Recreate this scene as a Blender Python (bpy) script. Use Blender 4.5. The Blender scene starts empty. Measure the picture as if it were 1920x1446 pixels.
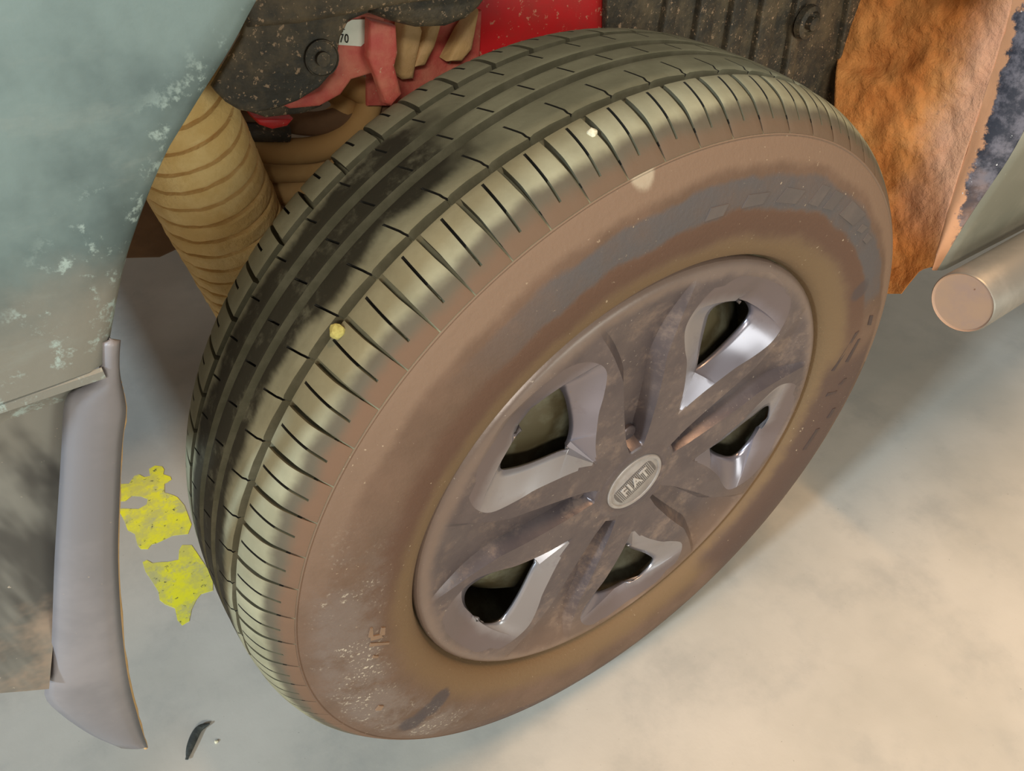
import bpy, bmesh, math, random
from math import sin, cos, pi, radians, sqrt, hypot, atan2
from mathutils import Vector, Matrix, noise

random.seed(7)
SC = bpy.context.scene
COL = SC.collection

# ------------------------------------------------------------------ camera
HZ = 0.3285                                   # height of the wheel's axle above the floor
FPX = 1425.19                                 # focal length in pixels of the 1920x1446 frame
CP = Vector((-0.33040672, -0.37504384, 0.4943974 + HZ))
FW = Vector((0.42224727, 0.61016735, -0.67037531))
RT = Vector((0.82874453, -0.5594815, 0.01276565))
UP = Vector((0.3672734, 0.56096012, 0.74191239))
cam = bpy.data.cameras.new('camera')
cam.sensor_fit = 'HORIZONTAL'; cam.sensor_width = 36.0; cam.lens = 36.0 * FPX / 1920.0
cam.clip_start = 0.01
camo = bpy.data.objects.new('camera', cam); COL.objects.link(camo)
m3 = Matrix((RT, UP, -FW)).transposed()
camo.matrix_world = Matrix.Translation(CP) @ m3.to_4x4()
SC.camera = camo

# ------------------------------------------------------------------ light
W = bpy.data.worlds.new('workshop_air'); SC.world = W; W.use_nodes = True
W.node_tree.nodes['Background'].inputs[0].default_value = (1.0, 0.91, 0.79, 1)
W.node_tree.nodes['Background'].inputs[1].default_value = 0.33

def area(name, loc, target, sx, sy, power, col):
    l = bpy.data.lights.new(name, 'AREA'); l.shape = 'RECTANGLE'
    l.size = sx; l.size_y = sy; l.energy = power; l.color = col
    o = bpy.data.objects.new(name, l); COL.objects.link(o); o.location = loc
    d = Vector(target) - Vector(loc)
    o.rotation_euler = d.to_track_quat('-Z', 'Y').to_euler()
    return o
area('ceiling_lamp_warm', (0.3, -0.17, 3.3), (0.3, -0.17, 0), 0.16, 1.6, 98, (1.0, 0.62, 0.32))
area('ceiling_lamp_cool', (-5.2, -1.10, 3.15), (0, -0.1, 0.3), 0.45, 0.3, 262, (0.66, 0.85, 1.0))
area('fill_lamp_front', (-2.1, -3.0, 2.42), (0, 0, .5), 1.2, .3, 84, (1.0, 0.97, 0.88))  # added lamp behind the camera, set to light the tread and inner arch
area('facet_fill_light', (.48, -2.1, .62), (.2, 0, 0.6), .8, .95, 13, (0.90, 1.0, 0.93))  # added light panel, placed to be mirrored in the cover's window facets

SC.view_settings.view_transform = 'Standard'
SC.view_settings.look = 'None'
SC.view_settings.exposure = 0.0
SC.view_settings.gamma = 1.0
SC.view_settings.use_curve_mapping = False

# ------------------------------------------------------------------ pixel -> place
def ray(u, v):
    return (FW * FPX + RT * (u - 960) - UP * (v - 723)).normalized()
def onp(u, v, ax, val):                        # the point of plane axis=val seen at pixel (u, v)
    d = ray(u, v); return CP + d * ((val - CP[ax]) / d[ax])
def PY(u, v, y): return onp(u, v, 1, y)
def PX(u, v, x): return onp(u, v, 0, x)
def PF(u, v, z=0.0): return onp(u, v, 2, z)

# ------------------------------------------------------------------ materials
def lin(c):
    return tuple(((x / 255) / 12.92 if x <= 10 else (((x / 255) + .055) / 1.055) ** 2.4) for x in c)
class N:
    def __init__(s, name):
        s.m = bpy.data.materials.new(name); s.m.use_nodes = True
        s.t = s.m.node_tree; s.b = s.t.nodes['Principled BSDF']
        s.pos = s.t.nodes.new('ShaderNodeNewGeometry').outputs['Position']
    def _in(s, sock, v):
        if v is None: return
        if isinstance(v, bpy.types.NodeSocket): s.t.links.new(v, sock)
        elif isinstance(v, (tuple, list)) and len(v) == 3 and sock.type == 'RGBA': sock.default_value = (*v, 1)
        else: sock.default_value = v
    def math(s, op, a, b=None, c=None, clamp=False):
        n = s.t.nodes.new('ShaderNodeMath'); n.operation = op; n.use_clamp = clamp
        s._in(n.inputs[0], a); s._in(n.inputs[1], b); s._in(n.inputs[2], c); return n.outputs[0]
    def xyz(s, v):
        n = s.t.nodes.new('ShaderNodeSeparateXYZ'); s._in(n.inputs[0], v); return n.outputs
    def noise(s, scale, detail=4, rough=.6, vec=None, off=(0, 0, 0), stretch=(1, 1, 1)):
        mp = s.t.nodes.new('ShaderNodeMapping'); s._in(mp.inputs[0], vec or s.pos)
        mp.inputs[1].default_value = off; mp.inputs[3].default_value = stretch
        n = s.t.nodes.new('ShaderNodeTexNoise'); n.inputs['Scale'].default_value = scale
        n.inputs['Detail'].default_value = detail; n.inputs['Roughness'].default_value = rough
        s.t.links.new(mp.outputs[0], n.inputs['Vector']); return n.outputs['Fac']
    def vor(s, scale, vec=None):
        n = s.t.nodes.new('ShaderNodeTexVoronoi'); n.inputs['Scale'].default_value = scale
        s._in(n.inputs['Vector'], vec or s.pos); return n.outputs['Distance']
    def step(s, v, a, b, lo=0., hi=1.):
        n = s.t.nodes.new('ShaderNodeMapRange'); n.interpolation_type = 'SMOOTHSTEP'
        s._in(n.inputs[0], v)
        if a > b: a, b, lo, hi = b, a, hi, lo
        n.inputs[1].default_value = a; n.inputs[2].default_value = b
        n.inputs[3].default_value = lo; n.inputs[4].default_value = hi; return n.outputs[0]
    def mul(s, *a):
        r = a[0]
        for x in a[1:]: r = s.math('MULTIPLY', r, x)
        return r
    def add(s, a, b): return s.math('ADD', a, b)
    def mix(s, f, a, b):
        n = s.t.nodes.new('ShaderNodeMix'); n.data_type = 'RGBA'
        s._in(n.inputs[0], f); s._in(n.inputs[6], a); s._in(n.inputs[7], b); return n.outputs[2]
    def band(s, v, a, b, w): return s.mul(s.step(v, a - w, a + w), s.step(v, b + w, b - w))
    def bump(s, h, dist=.002, strength=.5):
        n = s.t.nodes.new('ShaderNodeBump'); n.inputs['Distance'].default_value = dist
        n.inputs['Strength'].default_value = strength; s.t.links.new(h, n.inputs['Height'])
        s.t.links.new(n.outputs[0], s.b.inputs['Normal'])
    def out(s, col, rough=.7, spec=.5, metal=0.):
        s._in(s.b.inputs['Base Color'], col); s._in(s.b.inputs['Roughness'], rough)
        s.b.inputs['Specular IOR Level'].default_value = spec; s._in(s.b.inputs['Metallic'], metal); return s.m
    def polar(s):                              # radius, angle in degrees (0..360), outward distance, all about the axle
        x, y, z = s.xyz(s.pos)
        zz = s.math('SUBTRACT', z, HZ)
        r = s.math('SQRT', s.add(s.mul(x, x), s.mul(zz, zz)))
        a = s.math('MULTIPLY', s.math('ARCTAN2', zz, x), 180 / pi)
        a = s.math('MODULO', s.add(a, 360.0), 360.0)
        return r, a, s.mul(y, -1.0)

def plain(name, c1, c2=None, rough=.7, scale=30, spec=.5, bump=0., bscale=200, metal=0., speck=None, amount=.55):
    n = N(name); c1 = lin(c1); c2 = lin(c2) if c2 else c1
    f = n.step(n.noise(scale, 5, .65), amount - .17, amount + .17)
    col = n.mix(f, c1, c2)
    if speck:
        sp = n.step(n.noise(speck[1], 3, .7, off=(3, 1, 2)), speck[2], speck[2] + .05)
        col = n.mix(sp, col, lin(speck[0]))
    if bump: n.bump(n.noise(bscale, 4, .6), bump, 1.0)
    return n.out(col, rough, spec, metal)

def m_floor():
    n = N('floor_concrete')
    a = n.step(n.noise(3.0, 5, .55), .35, .68); b = n.step(n.noise(9, 6, .65, off=(4, 2, 0)), .45, .75)
    col = n.mix(a, lin((170, 167, 158)), lin((188, 184, 175)))
    col = n.mix(n.mul(b, .55), col, lin((150, 150, 146)))
    sp = n.step(n.noise(210, 2, .5), .74, .78)
    col = n.mix(n.mul(sp, .6), col, lin((120, 118, 108)))
    n.bump(n.noise(60, 5, .6), .0006, .5)
    return n.out(col, n.step(n.noise(5, 4), .3, .7, .34, .5), .45)

def m_tread():
    n = N('dusty_tread_rubber'); r, a, o = n.polar()
    ns = n.noise(22, 5, .6); nf = n.noise(140, 4, .6)
    col = n.mix(n.step(ns, .35, .7), lin((138, 133, 108)), lin((157, 152, 125)))
    # dark wiped smears on the middle ribs towards the front of the tyre
    oo = n.add(o, n.mul(n.math('SUBTRACT', n.noise(16, 5, .7, stretch=(1, .5, 1)), .5), .03))
    aa = n.add(a, n.mul(n.math('SUBTRACT', n.noise(9, 4, .7, off=(2, 0, 1)), .5), 22.))
    dark = n.mul(n.band(oo, -.029, .034, .005), n.step(aa, 108, 117))
    dark = n.mul(dark, n.step(n.noise(40, 5, .7), .25, .5, .55, 1.))
    col = n.mix(dark, col, lin((60, 56, 45)))
    # shoulder: wiped grey rubber, then brown dust towards the side wall
    ow = n.add(o, n.mul(n.math('SUBTRACT', n.noise(30, 4, .6, off=(5, 5, 0)), .5), .010))
    col = n.mix(n.step(ow, .0725, .0795), col, lin((94, 86, 72)))
    col = n.mix(n.mul(n.step(ow, .080, .087), n.step(aa, 85, 150, .55, 1.)), col, lin((112, 87, 69)))
    n.bump(nf, .0006, .6)
    return n.out(col, n.add(n.mul(dark, -.22), .92), .16)

def m_groove():
    n = N('groove_rubber'); r, a, o = n.polar()
    ns = n.noise(60, 5, .6)
    col = n.mix(n.step(ns, .35, .7), lin((110, 106, 86)), lin((130, 126, 102)))
    return n.out(col, .9, .2)

def m_side():
    L = lambda c: tuple(x * .70 for x in lin(c))
    n = N('dusty_sidewall_rubber'); r, a, o = n.polar()
    def jit(v, sc, amp, off): return n.add(v, n.mul(n.math('SUBTRACT', n.noise(sc, 5, .65, off=off), .5), amp))
    ns = n.noise(14, 5, .6)
    base = n.mix(n.step(ns, .35, .7), L((112, 86, 67)), L((130, 101, 81)))
    rr = jit(r, 26, .016, (1, 0, 0)); aa = jit(a, 12, 14., (0, 4, 0))
    # ochre dust towards the rim
    col = n.mix(n.step(rr, .250, .226), base, L((132, 104, 72)))
    # redder ring under the wiped band
    col = n.mix(n.mul(n.band(rr, .238, .258, .006), n.step(aa, 5, 25), n.step(aa, 190, 150)), col, L((108, 77, 58)))
    # pale dust above
    col = n.mix(n.mul(n.step(rr, .282, .29), n.step(aa, 175, 130)), col, L((142, 114, 92)))
    # wiped grey band with bare rubber
    grey = n.mul(n.band(rr, .257, .279, .0025), n.step(aa, 20, 26), n.step(aa, 131, 110))
    col = n.mix(n.mul(grey, n.step(n.noise(30, 4), .3, .6, .65, 1.)), col, L((98, 90, 88)))
    # bare shiny rubber at the front of the tyre, its grey sheen painted in
    sh = n.mul(n.band(rr, .250, .293, .009), n.band(aa, 158, 226, 12))
    sh = n.mul(sh, n.step(n.noise(26, 5, .7, off=(9, 0, 0)), .36, .6))
    col = n.mix(n.mul(sh, .85), col, L((128, 111, 101)))
    # darker, smoother rubber below
    dk = n.mul(n.band(rr, .222, .283, .006), n.math('MAXIMUM', n.step(aa, 296, 306), n.step(aa, 12, 4)))
    dk2 = n.mul(n.step(jit(r, 60, .02, (7, 7, 7)), .275, .283), n.step(aa, 225, 245), n.step(aa, 300, 290))
    dk = n.math('MAXIMUM', dk, dk2)
    col = n.mix(n.mul(dk, .85), col, L((88, 64, 56)))
    # two smears
    def blob(x, z, rad):
        px, py, pz = n.xyz(n.pos)
        dx = n.math('SUBTRACT', px, x); dz = n.math('SUBTRACT', pz, z)
        return n.step(jit(n.math('SQRT', n.add(n.mul(dx, dx), n.mul(dz, dz))), 60, rad * .7, (2, 2, 2)), rad, rad * .6)
    for (u, v, y, rad, f) in ((1607, 540, -.097, .013, .75), (822, 1308, -.0985, .013, .9), (800, 1326, -.0975, .015, .9), (770, 1350, -.096, .016, .9)):
        q = PY(u, v, y)
        col = n.mix(n.mul(blob(q.x, q.z, rad), f), col, L((84, 72, 70)))
    q = PY(1213, 332, -.094)
    col = n.mix(n.mul(blob(q.x, q.z, .010), .85), col, L((196, 178, 152)))
    # grit
    g = n.mul(n.step(n.noise(330, 2, .6), .70, .74), n.step(n.noise(12, 3), .45, .6))
    col = n.mix(n.mul(g, .7), col, L((214, 190, 158)))
    sp = n.mul(sh, n.step(n.noise(380, 2, .6, off=(4, 0, 0)), .58, .66), n.step(n.noise(34, 4, .7, off=(8, 1, 3)), .46, .58))  # glints on the shiny rubber, painted as pale specks
    col = n.mix(n.mul(sp, .8), col, L((225, 210, 185)))
    n.bump(n.add(n.noise(300, 3, .6), n.mul(n.noise(40, 4), 1.0)), .0006, .6)
    return n.out(col, n.add(n.mul(sh, -.42), n.add(n.mul(grey, -.12), n.add(n.mul(dk, -.2), .80))), .45)

def m_cover():
    L = lambda c: tuple(x * .86 for x in lin(c))
    n = N('grey_wheel_cover_plastic'); r, a, o = n.polar()
    ns = n.noise(18, 5, .65)
    col = n.mix(n.step(ns, .35, .7), L((96, 86, 88)), L((113, 101, 100)))
    dust = n.mul(n.step(n.noise(30, 6, .75, off=(2, 2, 2)), .48, .7), .6)
    rim = n.step(n.add(r, n.mul(n.math('SUBTRACT', n.noise(60, 4), .5), .012)), .194, .206)
    col = n.mix(n.math('MAXIMUM', dust, n.mul(rim, .6)), col, L((142, 118, 100)))
    low = n.mul(n.step(r, .13, .2), n.band(a, 225, 330, 20))
    col = n.mix(n.mul(low, .6), col, L((140, 112, 90)))
    sc = n.math('MAXIMUM', n.step(n.noise(260, 3, .7), .68, .72), n.step(n.noise(70, 4, .8, off=(1, 4, 4), stretch=(1, 1, 7)), .74, .78))
    col = n.mix(n.mul(sc, .6), col, L((205, 190, 175)))
    n.bump(n.noise(220, 3, .6), .0003, .4)
    return n.out(col, n.add(n.mul(dust, .18), n.add(n.mul(sc, .2), .36)), .55, n.math('SUBTRACT', .55, n.mul(n.math('MAXIMUM', dust, n.mul(rim, .6)), .7)))

def m_silver(name, c):
    n = N(name); r, a, o = n.polar()
    j = n.add(r, n.mul(n.math('SUBTRACT', n.noise(40, 4), .5), .012))
    d = n.math('MAXIMUM', n.step(j, .170, .186), n.mul(n.step(n.noise(34, 5, .7), .55, .72), .35))
    col = n.mix(d, lin(c), lin((112, 99, 98)))
    sp = n.step(n.noise(240, 3, .7), .70, .74); col = n.mix(n.mul(sp, .5), col, lin((150, 130, 115)))
    return n.out(col, n.add(n.mul(d, .12), .28), .5, n.math('SUBTRACT', .75, n.mul(d, .3)))
def m_lower():
    n = N('streaked_lower_bumper_plastic'); st = n.noise(20, 4, .6, stretch=(1, 1, .16)); ns = n.noise(11, 5, .65)
    col = n.mix(n.step(st, .42, .60), lin((70, 68, 64)), lin((124, 122, 114)))
    x, y, z = n.xyz(n.pos)
    col = n.mix(n.mul(n.step(z, HZ + .2, HZ + .10), n.step(ns, .42, .6), .8), col, lin((158, 136, 116)))
    col = n.mix(n.step(n.noise(150, 3, .7), .68, .73), col, lin((170, 158, 142)))
    return n.out(col, .55, .4)
def m_bumper():
    L = lambda c: tuple(x * .82 for x in lin(c))
    n = N('dusty_bumper_plastic')
    x, y, z = n.xyz(n.pos)
    ns = n.noise(7, 6, .62); n2 = n.noise(26, 6, .7, off=(3, 3, 0), stretch=(.5, 1, 1.5))
    col = n.mix(n.step(ns, .36, .64), L((68, 86, 87)), L((122, 141, 139)))
    zz = n.add(z, n.mul(n.math('SUBTRACT', n.noise(14, 5, .65, off=(1, 8, 1)), .5), .07))
    col = n.mix(n.step(zz, HZ + .352, HZ + .315), col, L((132, 130, 120)))
    col = n.mix(n.mul(n.step(n2, .56, .76), .35), col, L((146, 154, 147)))
    # scuffs along the wheel-arch edge
    d = n.math('SQRT', n.add(n.mul(x, x), n.mul(n.math('SUBTRACT', z, HZ), n.math('SUBTRACT', z, HZ))))
    ed = n.mul(n.step(d, .494, .478), n.step(n.noise(60, 5, .75, off=(0, 2, 7)), .54, .64))
    col = n.mix(n.mul(ed, .75), col, L((176, 196, 190)))
    n.bump(n.noise(160, 4, .6), .0004, .5)
    return n.out(col, n.step(ns, .3, .7, .42, .62), .5)

def m_mud():
    n = N('orange_mud'); ns = n.noise(16, 6, .7); nf = n.noise(75, 6, .7)
    col = n.mix(n.step(ns, .35, .68), lin((214, 132, 68)), lin((226, 154, 88)))
    col = n.mix(n.mul(n.step(nf, .62, .74), .6), col, lin((110, 68, 38)))
    x, y, z = n.xyz(n.pos)
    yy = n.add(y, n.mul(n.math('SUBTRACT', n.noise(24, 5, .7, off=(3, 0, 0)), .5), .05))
    col = n.mix(n.mul(n.step(yy, .02, -.03), n.step(z, HZ + .05, HZ + .12), .6), col, lin((214, 166, 142)))  # lamplight painted into the mud colour: pinker, paler upper outer part
    n.bump(n.add(nf, n.noise(30, 5, .6)), .004, 1.0)
    return n.out(col, .92, .2)

def m_flange():
    n = N('mud_scuffed_blue_black_paint'); ns = n.noise(40, 6, .72); n2 = n.noise(12, 4, .6)
    col = n.mix(n.step(ns, .42, .62), lin((52, 52, 60)), lin((112, 106, 112)))
    col = n.mix(n.mul(n.step(n2, .5, .7), .6), col, lin((160, 120, 96)))
    x, y, z = n.xyz(n.pos)
    d = n.math('SUBTRACT', n.math('SUBTRACT', n.mul(z, .137), .037 + .137 * (HZ + .32)), y)   # distance from the mud's edge
    d = n.add(d, n.mul(n.math('SUBTRACT', n.noise(38, 6, .72, off=(6, 0, 2)), .5), .034))
    col = n.mix(n.step(d, .0040, .0005), col, lin((206, 148, 108)))
    sp = n.step(n.noise(240, 2), .72, .75); col = n.mix(sp, col, lin((210, 205, 200)))
    n.bump(ns, .001, .7)
    return n.out(col, .6, .4)

def m_liner():
    n = N('mud_flecked_black_plastic'); ns = n.noise(24, 6, .7)
    col = n.mix(n.step(ns, .38, .66), lin((52, 48, 40)), lin((98, 84, 63)))
    sp = n.math('MAXIMUM', n.step(n.noise(170, 3, .7), .62, .68), n.step(n.noise(320, 3, .7, off=(5, 5, 1)), .62, .67))
    col = n.mix(n.mul(sp, .75), col, lin((172, 142, 112)))
    n.bump(n.add(n.noise(150, 4), ns), .0015, .8)
    return n.out(col, .66, .4)

def m_yellow():
    n = N('worn_yellow_floor_paint'); ns = n.noise(34, 5, .7); ng = n.noise(20, 6, .75, off=(2, 6, 1)); nf = n.noise(90, 5, .75, off=(4, 4, 4))
    col = n.mix(n.step(ns, .38, .62), lin((226, 222, 44)), lin((198, 194, 96)))
    col = n.mix(n.mul(n.step(ng, .5, .62), .6), col, lin((166, 166, 140)))
    col = n.mix(n.step(nf, .60, .66), col, lin((84, 88, 62)))
    return n.out(col, .6)

M = dict(
    floor=m_floor(), tread=m_tread(), groove=m_groove(), side=m_side(), cover=m_cover(), bumper=m_bumper(),
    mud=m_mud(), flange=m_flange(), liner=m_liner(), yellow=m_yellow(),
    steel=plain('dark_brown_steel', (82, 72, 48), (122, 120, 100), .6, 25),
    silver=m_silver('silver_facets_bright', (158, 154, 157)), silver_dim=m_silver('silver_facets_dimmed', (140, 134, 142)),  # bright and dim copies: reflected light put into the facet colour
    wiped=plain('wiped_rubber_mark', (84, 75, 71), (94, 83, 77), .65, 40),
    dark_mark=plain('dark_rubber_mark', (60, 45, 41), (72, 53, 46), .6, 40),
    pale=plain('pale_dusted_mark', (130, 103, 80), (118, 93, 72), .8, 60),
    wall=plain('groove_side_rubber', (88, 84, 66), (104, 99, 80), .9, 60, spec=.2),
    sipe=plain('bare_black_rubber', (34, 32, 27), (44, 41, 34), .8, 60, spec=.3),
    disc=plain('bare_disc_steel', (150, 158, 146), (110, 112, 100), .5, 30),
    emblem=plain('emblem_grey', (150, 142, 136), (134, 124, 118), .42, 80),
    emdark=plain('emblem_dark', (86, 80, 76), (100, 92, 88), .55, 90),
    letter=plain('emblem_letter', (176, 168, 160), (158, 148, 142), .4, 90),
    lower=m_lower(),
    spat=plain('grey_deflector_plastic', (118, 115, 118), (138, 133, 135), .42, 10, speck=((176, 160, 140), 160, .70)),
    duct=plain('dusty_duct', (224, 184, 116), (238, 204, 140), .9, 40, bump=.0012, bscale=260),
    hose=plain('dusty_hose', (178, 138, 84), (196, 158, 104), .85, 25),
    red=plain('red_paint_mud_flecked', (206, 34, 37), (182, 50, 44), .5, 26, speck=((206, 130, 104), 180, .61)),
    redd=plain('dusty_red_plastic', (196, 84, 74), (208, 124, 100), .65, 40, speck=((206, 160, 130), 190, .66), bump=.0008),
    tan=plain('tan_dusted_plastic', (196, 158, 104), (210, 170, 120), .7, 45, bump=.001),
    sticker=plain('white_sticker', (226, 224, 206), (214, 212, 192), .5, 30, speck=((30, 30, 26), 230, .66)),
    black=plain('black_print', (20, 20, 20), None, .6),
    skin=plain('dusty_grey_body_paint', (118, 114, 98), (142, 134, 116), .5, 10, speck=((176, 166, 150), 170, .72)),
    tube=plain('grey_steel_tube', (128, 122, 112), (150, 142, 130), .38, 14, metal=.35),
    cap=plain('dusty_tube_cap', (176, 140, 112), (166, 134, 116), .7, 30, speck=((120, 74, 44), 90, .70)),
    dark=plain('dusty_brown_underbody', (112, 84, 58), (132, 100, 70), .9, 20),
    bolt=plain('dull_bolt', (130, 104, 88), (96, 84, 70), .6, 60),
    stone=plain('pale_stone', (232, 226, 196), (210, 200, 170), .8, 300),
    crumb=plain('yellow_crumb', (196, 186, 110), (170, 156, 86), .9, 300),
    rubber=plain('black_rubber_scrap', (46, 50, 48), (66, 70, 66), .7, 120, bump=.001),
)

# ------------------------------------------------------------------ mesh helpers
def tag(o, label=None, cat=None, group=None, kind=None):
    if label: o['label'] = label
    if cat: o['category'] = cat
    if group: o['group'] = group
    if kind: o['kind'] = kind
    return o
def link(name, me, mat=None, parent=None, loc=None):
    o = bpy.data.objects.new(name, me); COL.objects.link(o)
    if mat is not None: me.materials.append(mat)
    if loc is not None: o.location = loc
    if parent is not None: o.parent = parent
    return o
def empty(name, loc=(0, 0, 0)):
    o = bpy.data.objects.new(name, None); COL.objects.link(o); o.location = loc
    o.empty_display_size = .05
    return o
def mesh(verts, faces, sharp=None, merge=0.):
    me = bpy.data.meshes.new('m'); me.from_pydata([tuple(v) for v in verts], [], faces)
    bm = bmesh.new(); bm.from_mesh(me)
    if merge: bmesh.ops.remove_doubles(bm, verts=bm.verts, dist=merge)
    bmesh.ops.dissolve_degenerate(bm, edges=bm.edges, dist=1e-6)
    bmesh.ops.recalc_face_normals(bm, faces=bm.faces)
    bm.to_mesh(me); bm.free()
    if sharp is not None:
        me.polygons.foreach_set('use_smooth', [True] * len(me.polygons))
        me.set_sharp_from_angle(angle=radians(sharp))
    me.update(); return me
def grid_faces(nr, nc, close=False, off=0):
    f = []
    for i in range(nr - 1):
        for j in range(nc if close else nc - 1):
            k = (j + 1) % nc
            f.append((off + i * nc + j, off + i * nc + k, off + (i + 1) * nc + k, off + (i + 1) * nc + j))
    return f
def interp(t, kn):
    if t <= kn[0][0]: return kn[0][1]
    for (a, b), (c, d) in zip(kn, kn[1:]):
        if t <= c: return b + (d - b) * (t - a) / (c - a)
    return kn[-1][1]
def smooth_interp(t, kn):                      # Catmull-Rom (non-uniform, finite differences)
    xs = [k[0] for k in kn]; ys = [k[1] for k in kn]
    if t <= xs[0]: return ys[0]
    if t >= xs[-1]: return ys[-1]
    i = max(j for j in range(len(xs) - 1) if xs[j] <= t)
    def sl(j):
        a, b = max(0, j - 1), min(len(xs) - 1, j + 1); return (ys[b] - ys[a]) / (xs[b] - xs[a])
    h = xs[i + 1] - xs[i]; s = (t - xs[i]) / h
    return ((2*s**3 - 3*s*s + 1) * ys[i] + (s**3 - 2*s*s + s) * h * sl(i) + (-2*s**3 + 3*s*s) * ys[i+1] + (s**3 - s*s) * h * sl(i+1))
def revolve(prof, seg=240, close_prof=False):  # prof: (radius, outward) about the axle
    v = []
    for r, o in prof:
        for j in range(seg):
            a = 2 * pi * j / seg; v.append((r * cos(a), -o, r * sin(a)))
    return v, grid_faces(len(prof), seg, True)
def extrude_poly(pts, thick, bev=0.):          # pts: 3-D outline facing -y; thickness along +y
    n = len(pts); v = [Vector(p) for p in pts] + [Vector(p) + Vector((0, thick, 0)) for p in pts]
    bm = bmesh.new(); bv = [bm.verts.new(x) for x in v]
    bm.faces.new(bv[:n]); bm.faces.new(bv[n:][::-1])
    for i in range(n): bm.faces.new((bv[i], bv[(i + 1) % n], bv[n + (i + 1) % n], bv[n + i]))
    bmesh.ops.recalc_face_normals(bm, faces=bm.faces)
    if bev:
        ed = [e for e in bm.edges if all(x in bv[:n] for x in e.verts)]
        bmesh.ops.bevel(bm, geom=ed, offset=bev, segments=3, profile=.5, affect='EDGES', clamp_overlap=True)
    bmesh.ops.triangulate(bm, faces=[f for f in bm.faces if len(f.verts) > 4])
    me = bpy.data.meshes.new('m'); bm.to_mesh(me); bm.free()
    me.polygons.foreach_set('use_smooth', [True] * len(me.polygons)); me.set_sharp_from_angle(angle=radians(35))
    return me
def spline(pts, n):                            # Catmull-Rom through 3-D or 2-D points
    P = [Vector(p) for p in pts]; P = [2 * P[0] - P[1]] + P + [2 * P[-1] - P[-2]]
    out = []
    for i in range(1, len(P) - 2):
        for k in range(n):
            t = k / n; a, b, c, d = P[i-1:i+3]
            out.append(.5 * ((2*b) + (c - a) * t + (2*a - 5*b + 4*c - d) * t*t + (3*b - a - 3*c + d) * t**3))
    out.append(P[-2].copy()); return out
def sweep(path, rad, seg=20, caps=True):       # rad: number or function of (index, fraction)
    v = []; n = len(path); up = Vector((0.13, .2, 1)).normalized(); prev = None
    for i, p in enumerate(path):
        t = (path[min(i + 1, n - 1)] - path[max(i - 1, 0)]).normalized()
        a = (up if prev is None else prev); a = (a - t * a.dot(t)).normalized(); prev = a; b = t.cross(a)
        r = rad(i, i / (n - 1)) if callable(rad) else rad
        for j in range(seg):
            q = 2 * pi * j / seg; v.append(p + (a * cos(q) + b * sin(q)) * r)
    f = grid_faces(n, seg, True)
    if caps: f += [tuple(range(seg))[::-1], tuple((n - 1) * seg + j for j in range(seg))]
    return v, f
def pxpoly(name, px, y, thick, mat, parent, bev=.002, curve=0):
    pts = [PY(u, v, y) for u, v in px]
    if curve: pts = [p for p in spline(pts + [pts[0]], curve)][:-1]
    o = link(name, extrude_poly(pts, thick, bev), mat, parent); return o

# ------------------------------------------------------------------ floor
v = [(-4, -4, 0), (4, -4, 0), (4, 5, 0), (-4, 5, 0), (-4, -4, -.1), (4, -4, -.1), (4, 5, -.1), (-4, 5, -.1)]
fl = link('floor', mesh(v, [(0, 1, 2, 3), (7, 6, 5, 4), (0, 4, 5, 1), (1, 5, 6, 2), (2, 6, 7, 3), (3, 7, 4, 0)]), M['floor'])
tag(fl, 'smooth mottled grey concrete floor', kind='structure')

# ------------------------------------------------------------------ wheel
car = tag(empty('car', (0, 0, 0)), 'dusty car with grey bumper, brown-dusted front wheel and muddy wheel arch', 'car')
v, f = revolve([(.030, .056), (.060, .056), (.085, .052), (.12, .058), (.150, .054), (.172, .034), (.186, .018), (.192, .040), (.200, .066), (.2090, .0765), (.2125, .0790), (.2125, .0740), (.203, .060), (.196, .0), (.2, -.07)], 160)
wheel = link('wheel', mesh(v, f, 40), M['steel'], car, (0, 0, HZ)); tag(wheel, 'dust-covered wheel with grey plastic cover')
R = .33; DEP = .0058; NP = 70; PITCH = 360 / NP; TH0 = 106.0
CROWN = [(-.0905, .3027), (-.084, .3105), (-.077, .3175), (-.068, .3225), (-.055, .3262), (-.035, .3288), (0, .33), (.035, .3288), (.055, .3262), (.066, .3228), (.0745, .3185), (.0815, .3125), (.0870, .3070), (.0905, .3027)]
def crown(o): return smooth_interp(o, CROWN)
def crown_n(o):                                # inward normal offset direction in (outward, radius)
    d = (crown(o + .0005) - crown(o - .0005)) / .001; l = hypot(1, d); return (d / l, -1 / l)
def tread_pt(o, deg, dep=0.):
    n = crown_n(o); oo = o + n[0] * dep; rr = crown(o) + n[1] * dep; a = radians(deg)
    return (rr * cos(a), -oo, rr * sin(a))

side = [(.3027, .0905), (.3020, .0909), (.3012, .0905), (.3004, .0911), (.2975, .0920), (.290, .0955), (.280, .0982), (.268, .1000), (.255, .1008),
        (.243, .1003), (.233, .0985), (.2255, .0958), (.2200, .0925), (.2165, .0885), (.2150, .0840), (.2130, .0790), (.2080, .0740), (.200, .0720)]
base = []
for i in range(41):
    o = -.0905 + .181 * i / 40
    t = abs(o); dp = DEP if t < .072 else max(0., DEP * (1 - (t - .072) / (.0905 - .072)))
    n = crown_n(o); base.append((crown(o) + n[1] * (dp + .0004), o + n[0] * (dp + .0004)))
prof = base + side + [(.200, -.0720)] + [(r, -o) for r, o in side[::-1]]
seg = 280
v, f = revolve(prof, seg)
nr = len(prof); f += [((nr - 1) * seg + j, (nr - 1) * seg + (j + 1) % seg, (j + 1) % seg, j) for j in range(seg)]
me = mesh(v, f, 40)
tyre = link('tyre', me, M['side'], wheel); me.materials.append(M['groove'])
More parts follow.
